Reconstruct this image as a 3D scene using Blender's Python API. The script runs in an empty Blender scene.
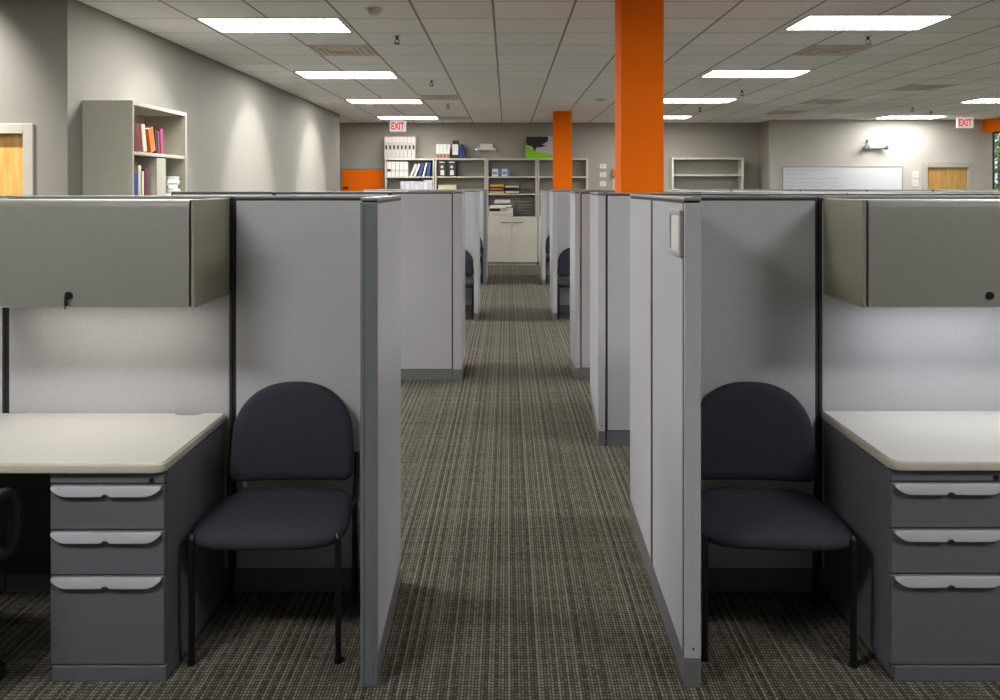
import bpy, bmesh, math, random
from mathutils import Vector, Matrix
random.seed(7)
SC = bpy.context.scene
COL = SC.collection
PI = math.pi
F = 820.0; K = F/774.0; EYE = 1.684; HC = 1.46; CEIL = EYE+HC
VX, VY = 507.0, 187.5
def RX(x, r): return (x-VX)*r/774.0
def RH(y, r): return EYE-(y-VY)*r/774.0
def RY(r): return r*K

# ------------------------------------------------------------------ materials
def mat(name, col, rough=0.5, metal=0.0, var=0.0, vscale=20.0, bump=0.0, bscale=200.0, spec=0.5):
    m = bpy.data.materials.new(name); m.use_nodes = True
    nt = m.node_tree; b = nt.nodes['Principled BSDF']
    b.inputs['Roughness'].default_value = rough; b.inputs['Metallic'].default_value = metal
    b.inputs['Specular IOR Level'].default_value = spec
    b.inputs['Base Color'].default_value = (*col, 1)
    tc = nt.nodes.new('ShaderNodeTexCoord')
    if var > 0:
        n = nt.nodes.new('ShaderNodeTexNoise'); n.inputs['Scale'].default_value = vscale; n.inputs['Detail'].default_value = 4
        nt.links.new(tc.outputs['Object'], n.inputs['Vector'])
        r = nt.nodes.new('ShaderNodeValToRGB')
        r.color_ramp.elements[0].position = 0.3; r.color_ramp.elements[1].position = 0.7
        r.color_ramp.elements[0].color = (*[c*(1-var) for c in col], 1)
        r.color_ramp.elements[1].color = (*[min(1, c*(1+var)) for c in col], 1)
        nt.links.new(n.outputs['Fac'], r.inputs['Fac']); nt.links.new(r.outputs['Color'], b.inputs['Base Color'])
    if bump > 0:
        n2 = nt.nodes.new('ShaderNodeTexNoise'); n2.inputs['Scale'].default_value = bscale; n2.inputs['Detail'].default_value = 2
        nt.links.new(tc.outputs['Object'], n2.inputs['Vector'])
        bp = nt.nodes.new('ShaderNodeBump'); bp.inputs['Strength'].default_value = bump; bp.inputs['Distance'].default_value = 0.002
        nt.links.new(n2.outputs['Fac'], bp.inputs['Height']); nt.links.new(bp.outputs['Normal'], b.inputs['Normal'])
    return m
def emis(name, col, strength, base=(.8,.8,.8)):
    m = bpy.data.materials.new(name); m.use_nodes = True
    b = m.node_tree.nodes['Principled BSDF']
    b.inputs['Base Color'].default_value = (*base, 1)
    b.inputs['Emission Color'].default_value = (*col, 1); b.inputs['Emission Strength'].default_value = strength
    return m
def s2l(r, g, b):
    f = lambda c: (c/255/12.92 if c/255 <= .04045 else ((c/255+.055)/1.055)**2.4)
    return (f(r), f(g), f(b))

M = {}
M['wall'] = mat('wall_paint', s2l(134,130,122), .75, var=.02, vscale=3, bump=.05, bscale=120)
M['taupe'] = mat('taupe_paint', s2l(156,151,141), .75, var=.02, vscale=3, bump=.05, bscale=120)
M['taupe_lit'] = mat('taupe_paint_lit', s2l(186,181,172), .75, var=.02, vscale=3, bump=.05, bscale=120)  # taupe raised to put the right wall's stronger light into its colour
M['fabric'] = mat('panel_fabric', s2l(176,176,178), .9, var=.07, vscale=150, bump=.25, bscale=350, spec=.2)
M['slot'] = mat('dark_slot_metal', s2l(34,35,37), .5)
M['cap'] = mat('panel_cap_metal', s2l(146,146,143), .35, .3, var=.03)
M['base'] = mat('base_raceway', s2l(106,106,108), .5, var=.03)
M['endtrim'] = mat('end_trim_paint', s2l(110,115,119), .45, .1, var=.03, vscale=5)
M['ped'] = mat('pedestal_paint', s2l(102,102,109), .45, .1, var=.04, vscale=60)
M['pull'] = mat('pull_metal', s2l(168,169,175), .45, .1, var=.03)
M['bin'] = mat('bin_paint', s2l(127,127,121), .45, .0, var=.025, vscale=40)
M['binside'] = mat('bin_end_paint', s2l(134,132,112), .4, .05, var=.03, vscale=30)
M['desk'] = mat('desk_laminate', s2l(204,201,194), .35, var=.03, vscale=90)
M['deskedge'] = mat('desk_edge_band', s2l(190,184,168), .4, var=.03)
M['black'] = mat('black_plastic', s2l(22,22,24), .4, var=.05)
M['chairfab'] = mat('black_upholstery', s2l(49,51,60), .85, var=.12, vscale=160, bump=.3, bscale=500, spec=.25)
M['leg'] = mat('black_tube_metal', s2l(22,22,24), .35, .3, var=.03)
M['orange'] = mat('orange_paint', s2l(235,108,0), .7, var=.03, vscale=4, bump=.05, bscale=100, spec=.15)
M['wood'] = None
M['shelf'] = mat('grey_shelf_paint', s2l(160,157,142), .5, var=.03, vscale=15)
M['shelf2'] = mat('pale_grey_shelf_paint', s2l(196,193,180), .5, var=.03, vscale=15)
M['shelfback'] = mat('shelf_back_paint', s2l(152,150,140), .6, var=.03, vscale=15)
M['cabdoor'] = mat('cabinet_door_laminate', s2l(206,204,192), .5, var=.02, vscale=12)
M['white'] = mat('white_plastic', s2l(214,211,204), .45, var=.02)
M['paper'] = mat('white_paper', s2l(204,202,196), .8, var=.04, vscale=40)
M['frame'] = mat('door_frame_paint', s2l(176,170,158), .5, var=.02)
M['winframe'] = mat('dark_window_frame', s2l(40,42,44), .4, .3, var=.03)
M['board'] = mat('whiteboard_surface', s2l(206,208,209), .25, var=.01)
M['ink'] = mat('marker_ink', s2l(150,158,172), .6, var=.05)
M['red'] = emis('exit_red', (1, .05, .04), .5, (.6, .02, .02))
M['exitface'] = emis('exit_face', (1, .93, .9), .45, (.5,.48,.46))
M['vent'] = mat('vent_metal', s2l(222,214,202), .6, var=.08, vscale=6)
M['ventdark'] = mat('vent_throat', s2l(196,187,174), .7, var=.1, vscale=8)  # brownish tone of the plate behind the louvres
M['chrome'] = mat('chrome', s2l(180,180,180), .25, .9, var=.02)
M['grass'] = mat('outdoor_grass', s2l(80,110,50), .9, var=.3, vscale=3)
M['leaf'] = mat('leaf_green', s2l(110,150,70), .7, var=.4, vscale=3)
M['bark'] = mat('bark_brown', s2l(90,70,50), .9, var=.2, vscale=20)
def cm(name, rgb, rough=.6): 
    M[name] = mat(name, s2l(*rgb), rough, var=.06, vscale=40); return M[name]
for nm, rgb in dict(dark_red=(84,12,10), crimson=(112,18,14), cream=(186,176,152), burnt_orange=(186,96,24), charcoal=(38,36,38), plum=(96,50,90), magenta=(150,44,88),
                    amber=(214,150,70), royal_blue=(36,54,130), sky_blue=(96,130,180), pale_grey=(190,190,186), maroon=(90,28,30), navy=(44,74,128), lavender=(196,196,220), brown=(150,96,78),
                    yellow=(206,160,40), tan=(196,168,112), pale_green=(206,206,168), lime=(128,196,20), lilac=(186,180,186), pinkish=(214,190,184), fire_orange=(224,130,50), file_white=(178,175,168)).items(): cm(nm, rgb)

def wood_mat():
    m = bpy.data.materials.new('oak_veneer'); m.use_nodes = True; nt = m.node_tree; b = nt.nodes['Principled BSDF']
    tc = nt.nodes.new('ShaderNodeTexCoord'); mp = nt.nodes.new('ShaderNodeMapping'); mp.inputs['Scale'].default_value = (14, 14, 1.2)
    n = nt.nodes.new('ShaderNodeTexNoise'); n.inputs['Scale'].default_value = 3; n.inputs['Detail'].default_value = 6
    r = nt.nodes.new('ShaderNodeValToRGB'); r.color_ramp.elements[0].position = .3; r.color_ramp.elements[1].position = .75
    r.color_ramp.elements[0].color = (*s2l(178,130,60), 1); r.color_ramp.elements[1].color = (*s2l(206,164,96), 1)
    nt.links.new(tc.outputs['Object'], mp.inputs['Vector']); nt.links.new(mp.outputs['Vector'], n.inputs['Vector'])
    nt.links.new(n.outputs['Fac'], r.inputs['Fac']); nt.links.new(r.outputs['Color'], b.inputs['Base Color'])
    b.inputs['Roughness'].default_value = .45; return m
M['wood'] = wood_mat()

def N(nt, typ, **kw):
    n = nt.nodes.new(typ)
    for k, v in kw.items(): setattr(n, k, v)
    return n
def math_n(nt, op, a, b=None, c=None):
    n = nt.nodes.new('ShaderNodeMath'); n.operation = op
    for i, v in enumerate((a, b, c)):
        if v is None: continue
        if isinstance(v, (int, float)): n.inputs[i].default_value = v
        else: nt.links.new(v, n.inputs[i])
    return n.outputs[0]
def carpet_mat():
    m = bpy.data.materials.new('loop_carpet'); m.use_nodes = True; nt = m.node_tree; b = nt.nodes['Principled BSDF']
    tc = N(nt, 'ShaderNodeTexCoord'); sp = N(nt, 'ShaderNodeSeparateXYZ'); nt.links.new(tc.outputs['Object'], sp.inputs[0])
    x, y = sp.outputs[0], sp.outputs[1]
    def wn(v):
        n = N(nt, 'ShaderNodeTexWhiteNoise', noise_dimensions='1D'); nt.links.new(v, n.inputs['W']); return n.outputs['Value']
    # stripes of yarn running down the aisle in repeats of three, each with its own tone
    px = math_n(nt, 'DIVIDE', math_n(nt, 'ADD', x, 50.0), .0113); ix = math_n(nt, 'FLOOR', px); fx = math_n(nt, 'FRACT', px)
    sx = wn(ix)
    m3 = math_n(nt, 'FLOORED_MODULO', ix, 3.0)
    light = math_n(nt, 'LESS_THAN', m3, .5); dark = math_n(nt, 'GREATER_THAN', m3, 1.5)
    py = math_n(nt, 'ADD', math_n(nt, 'DIVIDE', math_n(nt, 'ADD', y, 50.0), .0165), math_n(nt, 'MULTIPLY', sx, .35))
    iy = math_n(nt, 'FLOOR', py); fy = math_n(nt, 'FRACT', py)
    cell = N(nt, 'ShaderNodeTexWhiteNoise', noise_dimensions='2D'); cv = N(nt, 'ShaderNodeCombineXYZ')
    nt.links.new(ix, cv.inputs[0]); nt.links.new(iy, cv.inputs[1]); nt.links.new(cv.outputs[0], cell.inputs['Vector'])
    gx = math_n(nt, 'SINE', math_n(nt, 'MULTIPLY', fx, PI)); gy = math_n(nt, 'SINE', math_n(nt, 'MULTIPLY', fy, PI))
    prof = math_n(nt, 'MULTIPLY', math_n(nt, 'POWER', gx, .7), math_n(nt, 'POWER', gy, .6))
    nb = N(nt, 'ShaderNodeTexNoise'); nb.inputs['Scale'].default_value = 2.2; nb.inputs['Detail'].default_value = 3; nt.links.new(tc.outputs['Object'], nb.inputs['Vector'])
    t = math_n(nt, 'MULTIPLY_ADD', sx, .24, .24)
    t = math_n(nt, 'MULTIPLY_ADD', light, .13, t)
    t = math_n(nt, 'MULTIPLY_ADD', dark, -.10, t)
    t = math_n(nt, 'MULTIPLY_ADD', wn(math_n(nt, 'ADD', math_n(nt, 'FLOOR', math_n(nt, 'DIVIDE', math_n(nt, 'ADD', y, 50.0), .0165)), 31.7)), .10, t)
    t = math_n(nt, 'MULTIPLY_ADD', cell.outputs['Value'], .22, t)
    t = math_n(nt, 'MULTIPLY_ADD', nb.outputs['Fac'], .12, t)
    t = math_n(nt, 'MULTIPLY', t, math_n(nt, 'MULTIPLY_ADD', prof, .95, .22))
    r = N(nt, 'ShaderNodeValToRGB'); nt.links.new(t, r.inputs['Fac'])
    e = r.color_ramp.elements
    e[0].position = .08; e[0].color = (*s2l(28,28,26), 1)
    e[1].position = .85; e[1].color = (*s2l(137,133,118), 1)
    k = e.new(.42); k.color = (*s2l(85,82,72), 1)
    nt.links.new(r.outputs['Color'], b.inputs['Base Color'])
    b.inputs['Roughness'].default_value = .95; b.inputs['Specular IOR Level'].default_value = .1
    bp = N(nt, 'ShaderNodeBump'); bp.inputs['Strength'].default_value = .5; bp.inputs['Distance'].default_value = .004
    nt.links.new(prof, bp.inputs['Height']); nt.links.new(bp.outputs['Normal'], b.inputs['Normal'])
    return m
TILE = .65; TX0 = -1.412; TY0 = 7.09
def ceiling_mat():
    m = bpy.data.materials.new('ceiling_tiles'); m.use_nodes = True; nt = m.node_tree; b = nt.nodes['Principled BSDF']
    tc = N(nt, 'ShaderNodeTexCoord'); sp = N(nt, 'ShaderNodeSeparateXYZ'); nt.links.new(tc.outputs['Object'], sp.inputs[0])
    def cell(v, off, w):
        p = math_n(nt, 'DIVIDE', math_n(nt, 'SUBTRACT', v, off-50*TILE), TILE)
        f = math_n(nt, 'FRACT', p)
        d = math_n(nt, 'MINIMUM', f, math_n(nt, 'SUBTRACT', 1.0, f))
        return math_n(nt, 'LESS_THAN', d, w/TILE/2), math_n(nt, 'FLOOR', p)
    lx, cx = cell(sp.outputs[0], TX0, .021); ly, cy = cell(sp.outputs[1], TY0, .021)
    line = math_n(nt, 'MAXIMUM', math_n(nt, 'MULTIPLY', lx, .82), math_n(nt, 'MULTIPLY', ly, .5))
    wn = N(nt, 'ShaderNodeTexWhiteNoise', noise_dimensions='2D')
    cb = N(nt, 'ShaderNodeCombineXYZ'); nt.links.new(cx, cb.inputs[0]); nt.links.new(cy, cb.inputs[1]); nt.links.new(cb.outputs[0], wn.inputs['Vector'])
    nz = N(nt, 'ShaderNodeTexNoise'); nz.inputs['Scale'].default_value = 60; nz.inputs['Detail'].default_value = 5; nt.links.new(tc.outputs['Object'], nz.inputs['Vector'])
    tone = math_n(nt, 'MULTIPLY_ADD', wn.outputs['Value'], .06, math_n(nt, 'MULTIPLY_ADD', nz.outputs['Fac'], .06, .86))
    cc = N(nt, 'ShaderNodeCombineColor')
    nt.links.new(tone, cc.inputs[0]); nt.links.new(math_n(nt, 'MULTIPLY', tone, .995), cc.inputs[1]); nt.links.new(math_n(nt, 'MULTIPLY', tone, .99), cc.inputs[2])
    mx = N(nt, 'ShaderNodeMix', data_type='RGBA'); nt.links.new(line, mx.inputs[0]); nt.links.new(cc.outputs[0], mx.inputs[6]); mx.inputs[7].default_value = (.22, .205, .19, 1)  # dark grid lines carry the painted shadow of the tile reveals
    nt.links.new(mx.outputs[2], b.inputs['Base Color']); b.inputs['Roughness'].default_value = .9; b.inputs['Specular IOR Level'].default_value = .15
    return m
def lens_mat(name, LENS):
    m = bpy.data.materials.new(name); m.use_nodes = True; nt = m.node_tree; b = nt.nodes['Principled BSDF']
    tc = N(nt, 'ShaderNodeTexCoord'); sp = N(nt, 'ShaderNodeSeparateXYZ'); nt.links.new(tc.outputs['Object'], sp.inputs[0])
    def saw(v, per):
        f = math_n(nt, 'FRACT', math_n(nt, 'DIVIDE', math_n(nt, 'ADD', v, 5.0), per))
        return math_n(nt, 'LESS_THAN', math_n(nt, 'ABSOLUTE', math_n(nt, 'SUBTRACT', f, .5)), .44)
    a = math_n(nt, 'MULTIPLY', saw(sp.outputs[0], .2), saw(sp.outputs[1], .1967))
    b.inputs['Base Color'].default_value = (.8, .8, .8, 1)
    b.inputs['Emission Color'].default_value = (1, .99, .972, 1)
    nt.links.new(math_n(nt, 'MULTIPLY_ADD', a, LENS*.5, LENS*.6), b.inputs['Emission Strength'])
    return m
LENS = 42.0
M['carpet'] = carpet_mat(); M['ceiling'] = ceiling_mat(); M['lens'] = lens_mat('prismatic_lens', LENS); M['lens_dim'] = lens_mat('prismatic_lens_dim', LENS*.62)  # weaker emission for the farthest row, keeps nearby walls and shelves from blowing out
def glass_mat():
    m = bpy.data.materials.new('window_glass'); m.use_nodes = True; nt = m.node_tree
    nt.nodes.remove(nt.nodes['Principled BSDF']); out = nt.nodes['Material Output']
    t = N(nt, 'ShaderNodeBsdfTransparent'); g = N(nt, 'ShaderNodeBsdfGlossy'); g.inputs['Roughness'].default_value = .02
    mx = N(nt, 'ShaderNodeMixShader'); mx.inputs[0].default_value = .07
    nt.links.new(t.outputs[0], mx.inputs[1]); nt.links.new(g.outputs[0], mx.inputs[2]); nt.links.new(mx.outputs[0], out.inputs[0])
    return m
M['glass'] = glass_mat()

# ------------------------------------------------------------------ mesh helpers
class MB:
    def __init__(s): s.bm = bmesh.new()
    def box(s, a, b, bev=0, seg=2, rot=None):
        cx = [(a[i]+b[i])/2 for i in range(3)]; sz = [abs(b[i]-a[i]) for i in range(3)]
        t = bmesh.new(); bmesh.ops.create_cube(t, size=1)
        for v in t.verts: v.co = Vector((v.co.x*sz[0], v.co.y*sz[1], v.co.z*sz[2]))
        if bev: bmesh.ops.bevel(t, geom=list(t.edges), offset=min(bev, min(sz)*.45), segments=seg, affect='EDGES', profile=.5)
        mt = Matrix.Translation(cx) @ (rot.to_4x4() if rot else Matrix())
        t.transform(mt); s._add(t); return s
    def _add(s, t):
        me = bpy.data.meshes.new('tmp'); t.to_mesh(me); t.free(); s.bm.from_mesh(me); bpy.data.meshes.remove(me)
    def cyl(s, p0, p1, r, r2=None, n=16, bev=0):
        p0, p1 = Vector(p0), Vector(p1); d = p1-p0
        t = bmesh.new(); bmesh.ops.create_cone(t, cap_ends=True, segments=n, radius1=r, radius2=r if r2 is None else r2, depth=d.length)
        if bev: 
            es = [e for e in t.edges if all(len(f.verts) for f in e.link_faces) and any(len(f.verts) > 4 for f in e.link_faces)]
            bmesh.ops.bevel(t, geom=es, offset=bev, segments=2, affect='EDGES')
        q = d.to_track_quat('Z', 'Y').to_matrix().to_4x4(); t.transform(Matrix.Translation((p0+p1)/2) @ q); s._add(t); return s
    def sph(s, c, r, sc=(1,1,1), u=16, v=10):
        t = bmesh.new(); bmesh.ops.create_uvsphere(t, u_segments=u, v_segments=v, radius=r)
        t.transform(Matrix.Translation(c) @ Matrix.Diagonal((*sc, 1))); s._add(t); return s
    def tube(s, pts, r, n=10, sub=4):
        pts = [Vector(p) for p in pts]
        # Catmull-Rom
        P = [pts[0]]+pts+[pts[-1]]; C = []
        for i in range(1, len(P)-2):
            for k in range(sub):
                t = k/sub
                C.append(.5*((2*P[i])+(-P[i-1]+P[i+1])*t+(2*P[i-1]-5*P[i]+4*P[i+1]-P[i+2])*t*t+(-P[i-1]+3*P[i]-3*P[i+1]+P[i+2])*t**3))
        C.append(pts[-1])
        rings = []; up = None
        for i, c in enumerate(C):
            d = (C[min(i+1, len(C)-1)]-C[max(i-1, 0)]).normalized()
            if up is None:
                up = d.orthogonal().normalized()
            up = (up-d*up.dot(d)).normalized(); w = d.cross(up)
            rings.append([s.bm.verts.new(c+(up*math.cos(2*PI*k/n)+w*math.sin(2*PI*k/n))*r) for k in range(n)])
        for a, b in zip(rings, rings[1:]):
            for k in range(n): s.bm.faces.new((a[k], a[(k+1) % n], b[(k+1) % n], b[k]))
        s.bm.faces.new(rings[0][::-1]); s.bm.faces.new(rings[-1]); return s
    def loft(s, rings, closed_caps=True):
        R = [[s.bm.verts.new(p) for p in r] for r in rings]; n = len(R[0])
        for a, b in zip(R, R[1:]):
            for k in range(n): s.bm.faces.new((a[k], a[(k+1) % n], b[(k+1) % n], b[k]))
        if closed_caps: s.bm.faces.new(R[0][::-1]); s.bm.faces.new(R[-1])
        return s
    def prism(s, poly, d, axis='y'):
        """poly of (x,z) points extruded along y from d[0] to d[1] (axis='z': points are (x,y))"""
        if axis == 'y': rings = [[(x, d[0], z) for x, z in poly], [(x, d[1], z) for x, z in poly]]
        else: rings = [[(x, y, d[0]) for x, y in poly], [(x, y, d[1]) for x, y in poly]]
        return s.loft(rings)
    def quad(s, a, b, c, d):
        s.bm.faces.new([s.bm.verts.new(p) for p in (a, b, c, d)]); return s
    def build(s, name, m, parent=None, smooth=False, loc=None, subsurf=0, rotz=0):
        bmesh.ops.recalc_face_normals(s.bm, faces=list(s.bm.faces))
        me = bpy.data.meshes.new(name); s.bm.to_mesh(me); s.bm.free()
        for mm in (m if isinstance(m, (list, tuple)) else [m]): me.materials.append(mm)
        o = bpy.data.objects.new(name, me); COL.objects.link(o)
        if smooth:
            for p in me.polygons: p.use_smooth = True
            if smooth != 'full':
                try: me.set_sharp_from_angle(angle=math.radians(40))
                except Exception: pass
        if subsurf:
            md = o.modifiers.new('sub', 'SUBSURF'); md.levels = subsurf; md.render_levels = subsurf
        if parent: o.parent = parent
        if loc: o.location = loc
        o.rotation_euler.z = rotz
        return o
def tag(o, label=None, cat=None, group=None, kind=None):
    if label: o['label'] = label
    if cat: o['category'] = cat
    if group: o['group'] = group
    if kind: o['kind'] = kind
    return o
def thing(name, label, cat, loc=(0,0,0), rotz=0, group=None):
    o = bpy.data.objects.new(name, None); COL.objects.link(o); o.empty_display_size = .1
    o.location = loc; o.rotation_euler = (0, 0, rotz); return tag(o, label, cat, group)
def struct(name, mb, m, **kw):
    return tag(mb.build(name, m, **kw), kind='structure')
def dup(root, loc, label=None, rotz=None, group=None):
    r = root.copy(); COL.objects.link(r); r.location = loc
    if rotz is not None: r.rotation_euler = (0, 0, rotz)
    if label: r['label'] = label
    if group: r['group'] = group
    for ch in list(root.children):
        c = ch.copy(); COL.objects.link(c); c.parent = r
        for g in list(ch.children):
            d = g.copy(); COL.objects.link(d); d.parent = c
    return r

# ------------------------------------------------------------------ room shell
YB = RY(17.45); YBR = RY(16.7); XL = -3.35; YN = RY(5.9); YLE = RY(15.5); XR = 10.3; XN = 5.69; YF = -3.2; XFL = -8.0
struct('floor', MB().box((XFL-.2, YF-.2, -.08), (XR+.3, YB+.3, 0)), M['carpet'])
struct('ceiling', MB().box((XFL-.2, YF-.2, CEIL), (XR+.3, YB+.3, CEIL+.1)), M['ceiling'])
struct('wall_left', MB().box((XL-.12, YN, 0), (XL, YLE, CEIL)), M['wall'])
# wall with the wooden door, facing the camera, left of the corner (door opening left free)
DX0, DX1, DH = -4.60, RX(25.5, 5.9), 2.105
struct('wall_left_front', MB().box((XFL, YN, 0), (DX0, YN+.12, CEIL)).box((DX1, YN, 0), (XL-.12, YN+.12, CEIL)).box((DX0, YN, DH), (DX1, YN+.12, CEIL)), M['wall'])
struct('wall_left_outer', MB().box((XFL-.12, YF, 0), (XFL, YN+.12, CEIL)), M['wall'])
struct('wall_left_recess', MB().box((XL-1.6, YLE-.12, 0), (XL-.12, YLE, CEIL)).box((XL-1.72, YLE-.12, 0), (XL-1.6, YB, CEIL)), M['taupe'])
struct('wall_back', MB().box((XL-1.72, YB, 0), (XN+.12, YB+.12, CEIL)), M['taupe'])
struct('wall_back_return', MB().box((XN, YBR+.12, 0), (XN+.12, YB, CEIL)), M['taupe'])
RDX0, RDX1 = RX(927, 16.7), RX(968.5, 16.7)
struct('wall_back_right', MB().box((XN, YBR, 0), (RDX0, YBR+.12, CEIL)).box((RDX1, YBR, 0), (XR+.05, YBR+.12, CEIL)).box((RDX0, YBR, 2.13), (RDX1, YBR+.12, CEIL)), M['taupe_lit'])
struct('wall_behind', MB().box((XFL, YF-.12, 0), (XR, YF, CEIL)), M['wall'])

def door(n, x0, x1, h, y, fw):
    d = bpy.data.objects.new(f'door_{n}', None); COL.objects.link(d); d.location = ((x0+x1)/2, y, 0); d['kind'] = 'structure'
    w = (x1-x0)/2
    MB().box((-w+.004, .035, .01), (w-.004, .08, h-.004), .003).build('door_leaf', M['wood'], d)
    f = MB()
    f.box((-w-fw, -.018, 0), (-w+.012, .03, h+fw), .004).box((w-.012, -.018, 0), (w+fw, .03, h+fw), .004).box((-w+.012, -.018, h-.012), (w-.012, .03, h+fw), .004)
    f.build('door_frame', M['frame'], d)
    k = MB().cyl((w-.08, .035, 1.0), (w-.08, -.01, 1.0), .026).box((w-.19, -.022, .99), (w-.075, -.008, 1.01), .004)
    k.build('door_handle', M['chrome'], d, smooth=True)
    return d
door(1, DX0, DX1, DH, YN, .065)
door(2, RDX0, RDX1, 2.13, YBR, .10)
bb = MB()
bb.box((XL, YN, 0), (XL+.012, YLE, .1), .004)
struct('baseboard_left', bb, M['base'])
struct('baseboard_back', MB().box((XL-1.6, YB-.012, 0), (XN, YB, .1), .004).box((XN+.12, YBR-.012, 0), (RDX0-.1, YBR, .1), .004), M['base'])

# window wall on the right: piers, sill, orange soffit, mullions and glass
WY0, WY1 = 2.0, RY(16.42)
rw = MB().box((XR, YF, 0), (XR+.05, WY0, CEIL)).box((XR, WY1, 0), (XR+.05, YBR, CEIL)).box((XR, WY0, 0), (XR+.05, WY1, .75)).box((XR, WY0, 2.87), (XR+.05, WY1, CEIL))
struct('wall_right', rw, M['taupe'])
struct('trim_1', MB().box((XR-.04, YF, 2.86), (XR-.001, YBR-.002, CEIL-.002), .003), M['orange'])
wz0, wz1 = .75, 2.87
npan = 9; step = (WY1-WY0)/npan
for i in range(npan-2, npan):
    y0, y1 = WY0+i*step, WY0+(i+1)*step
    fr = MB()
    for a, b in (((XR-.005, y0, wz0), (XR+.02, y0+.04, wz1)), ((XR-.005, y1-.04, wz0), (XR+.02, y1, wz1)), ((XR-.005, y0+.04, wz0), (XR+.02, y1-.04, wz0+.05)), ((XR-.005, y0+.04, wz1-.05), (XR+.02, y1-.04, wz1))):
        fr.box(a, b, .004)
    w = struct(f'window_{npan-i}', fr, M['winframe'])
    MB().box((XR+.010, y0+.04, wz0+.05), (XR+.018, y1-.04, wz1-.05)).build('window_pane', M['glass'], w)
struct('ground', MB().box((XR+.3, -15, -.3), (60, 60, -.1)), M['grass'])
# tree outside the window
tr = thing('tree', 'leafy green tree outside the window at the far right', 'tree', (14.9, 24.6, -.1))
MB().tube([(0,0,0), (.05,.02,1.2), (0,.05,2.4), (.1,0,3.4)], .14, 10).build('trunk', M['bark'], tr, smooth=True)
lv = MB()
for i in range(5200):
    a = random.uniform(0, 2*PI); z = random.uniform(-1, 1); rr = random.uniform(.35, 1)**.5; q = (1-z*z)**.5
    c = Vector((q*math.cos(a)*1.7*rr, q*math.sin(a)*2.3*rr, 2.3+z*2.0*rr))
    u = Vector((random.gauss(0,1), random.gauss(0,1), random.gauss(0,1))).normalized(); v = u.orthogonal().normalized()
    s = random.uniform(.06, .12); lv.quad(c-u*s, c+v*s*.5, c+u*s, c-v*s*.5)
lv.build('foliage', M['leaf'], tr)

# ------------------------------------------------------------------ orange columns
def column(xl, xr, raw, depth, label):
    y = RY(raw); w = (xr-xl)/2
    t = thing('column', label, 'column', ((xl+xr)/2, y+depth/2, 0), 0, 'orange columns')
    MB().box((-w, -depth/2, 0), (w, depth/2, CEIL-.002), .004).build('shaft', M['orange'], t)
    MB().box((-w-.012, -depth/2-.012, 0), (w+.012, depth/2+.012, .1), .004).build('plinth', M['base'], t)
column(RX(621, 5.6), RX(664, 5.6), 5.6, .33, 'big orange square column rising to the ceiling behind the near right partition')
column(RX(553.9, 14.8), RX(571.9, 14.8), 14.8, .34, 'slim far orange column in front of the grey shelf units')

# ------------------------------------------------------------------ cubicle partition panels
HP = 1.65
def panel(p0, p1, T, label, group=None, end0=None, end1=None, gap=(.009, .009), name='cubicle_panel'):
    """upright partition from p0 to p1 (plan points on its centre line)"""
    p0, p1 = Vector(p0), Vector(p1); d = p1-p0; L = d.length
    t = thing(name, label, 'partition panel', (p0.x, p0.y, 0), math.atan2(d.y, d.x), group)
    h = T/2; g0, g1 = [g+.002 if g < .012 else g+.006 if g < .02 else g for g in gap]
    e0 = .0 if end0 is None else .012; e1 = .0 if end1 is None else .012
    MB().box((e0, -h+.0015, .094), (L-e1, h-.0015, HP-.011)).build('frame', M['slot'], t)
    for s in (-1, 1):
        a, b = (-h, -h+.012) if s < 0 else (h-.012, h)
        MB().box((g0, a, .098), (L-g1, b, HP-.020), .004).build('fabric_face', M['fabric'], t)
        MB().box((max(e0, .001), a+(.001 if s < 0 else -.014), .0), (L-max(e1, .001), b+(.014 if s < 0 else -.001), .0935), .002).build('base_raceway', M['base'], t)
    MB().box((0, -h-.0005, HP-.011), (L, h+.0005, HP), .003).build('top_cap', M['cap'], t)
    for e, x0, x1 in ((end0, -.004, .012), (end1, L-.012, L+.004)):
        if e == 'trim':
            MB().box((x0, -h-.001, 0), (x1, h+.001, HP-.016), .005).box((x0-.004, -h-.001, .002), (x0+.004, -h+.009, HP-.017), .002).box((x0-.003, h-.012, .002), (x0+.004, h+.001, HP-.017), .002).build('end_trim', M['endtrim'], t)
        elif e == 'fabric':
            MB().box((x0, -h, .095), (x1, h, HP-.018), .005).build('end_face', M['fabric'], t)
            MB().box((x0, -h, 0), (x1, h, .093), .002).build('base_end', M['base'], t)
            MB().cyl((x0-.001 if e is end0 else x1+.001, -.002, .13), (x0+.004 if e is end0 else x1-.004, -.002, .13), .004).build('screw', M['slot'], t)
    return t
T = .056
SP = RY(3.22); SPc = SP+T/2
# front left spine
panel((-3.03, SPc), (-2.0885, SPc), T, 'grey fabric partition at the left picture edge, beyond the dark slot left of the desk')
panel((-2.0835, SPc), (-1.1435, SPc), T, 'grey fabric partition behind the left desk, lit below the overhead bin')
panel((-1.1385, SPc), (-.512, SPc), T, 'grey fabric partition directly behind the left black chair', gap=(.009, .004))
panel((-.437-T/2, RY(2.61)), (-.452-T/2, RY(3.304)), T, 'short wing partition at the aisle beside the left chair, dark grey end trim', end0='trim', gap=(.012, .004))
# front right spine and wings
panel((.664, SPc), (1.2945, SPc), T, 'grey fabric partition directly behind the right black chair', gap=(.004, .009))
panel((1.2995, SPc), (2.24, SPc), T, 'grey fabric partition behind the right desk, lit below the overhead bin')
panel((.598+T/2, RY(2.61)), (.611+T/2, RY(3.27)), T, 'wing partition by the right chair carrying the small name plate', end0='fabric', gap=(.036, .026))
panel((.611+T/2, RY(3.274)), (.627+T/2, RY(3.944)), T, 'wing partition continuing behind the name plate panel on the right of the aisle', gap=(.024, .004), end1='fabric')
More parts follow.
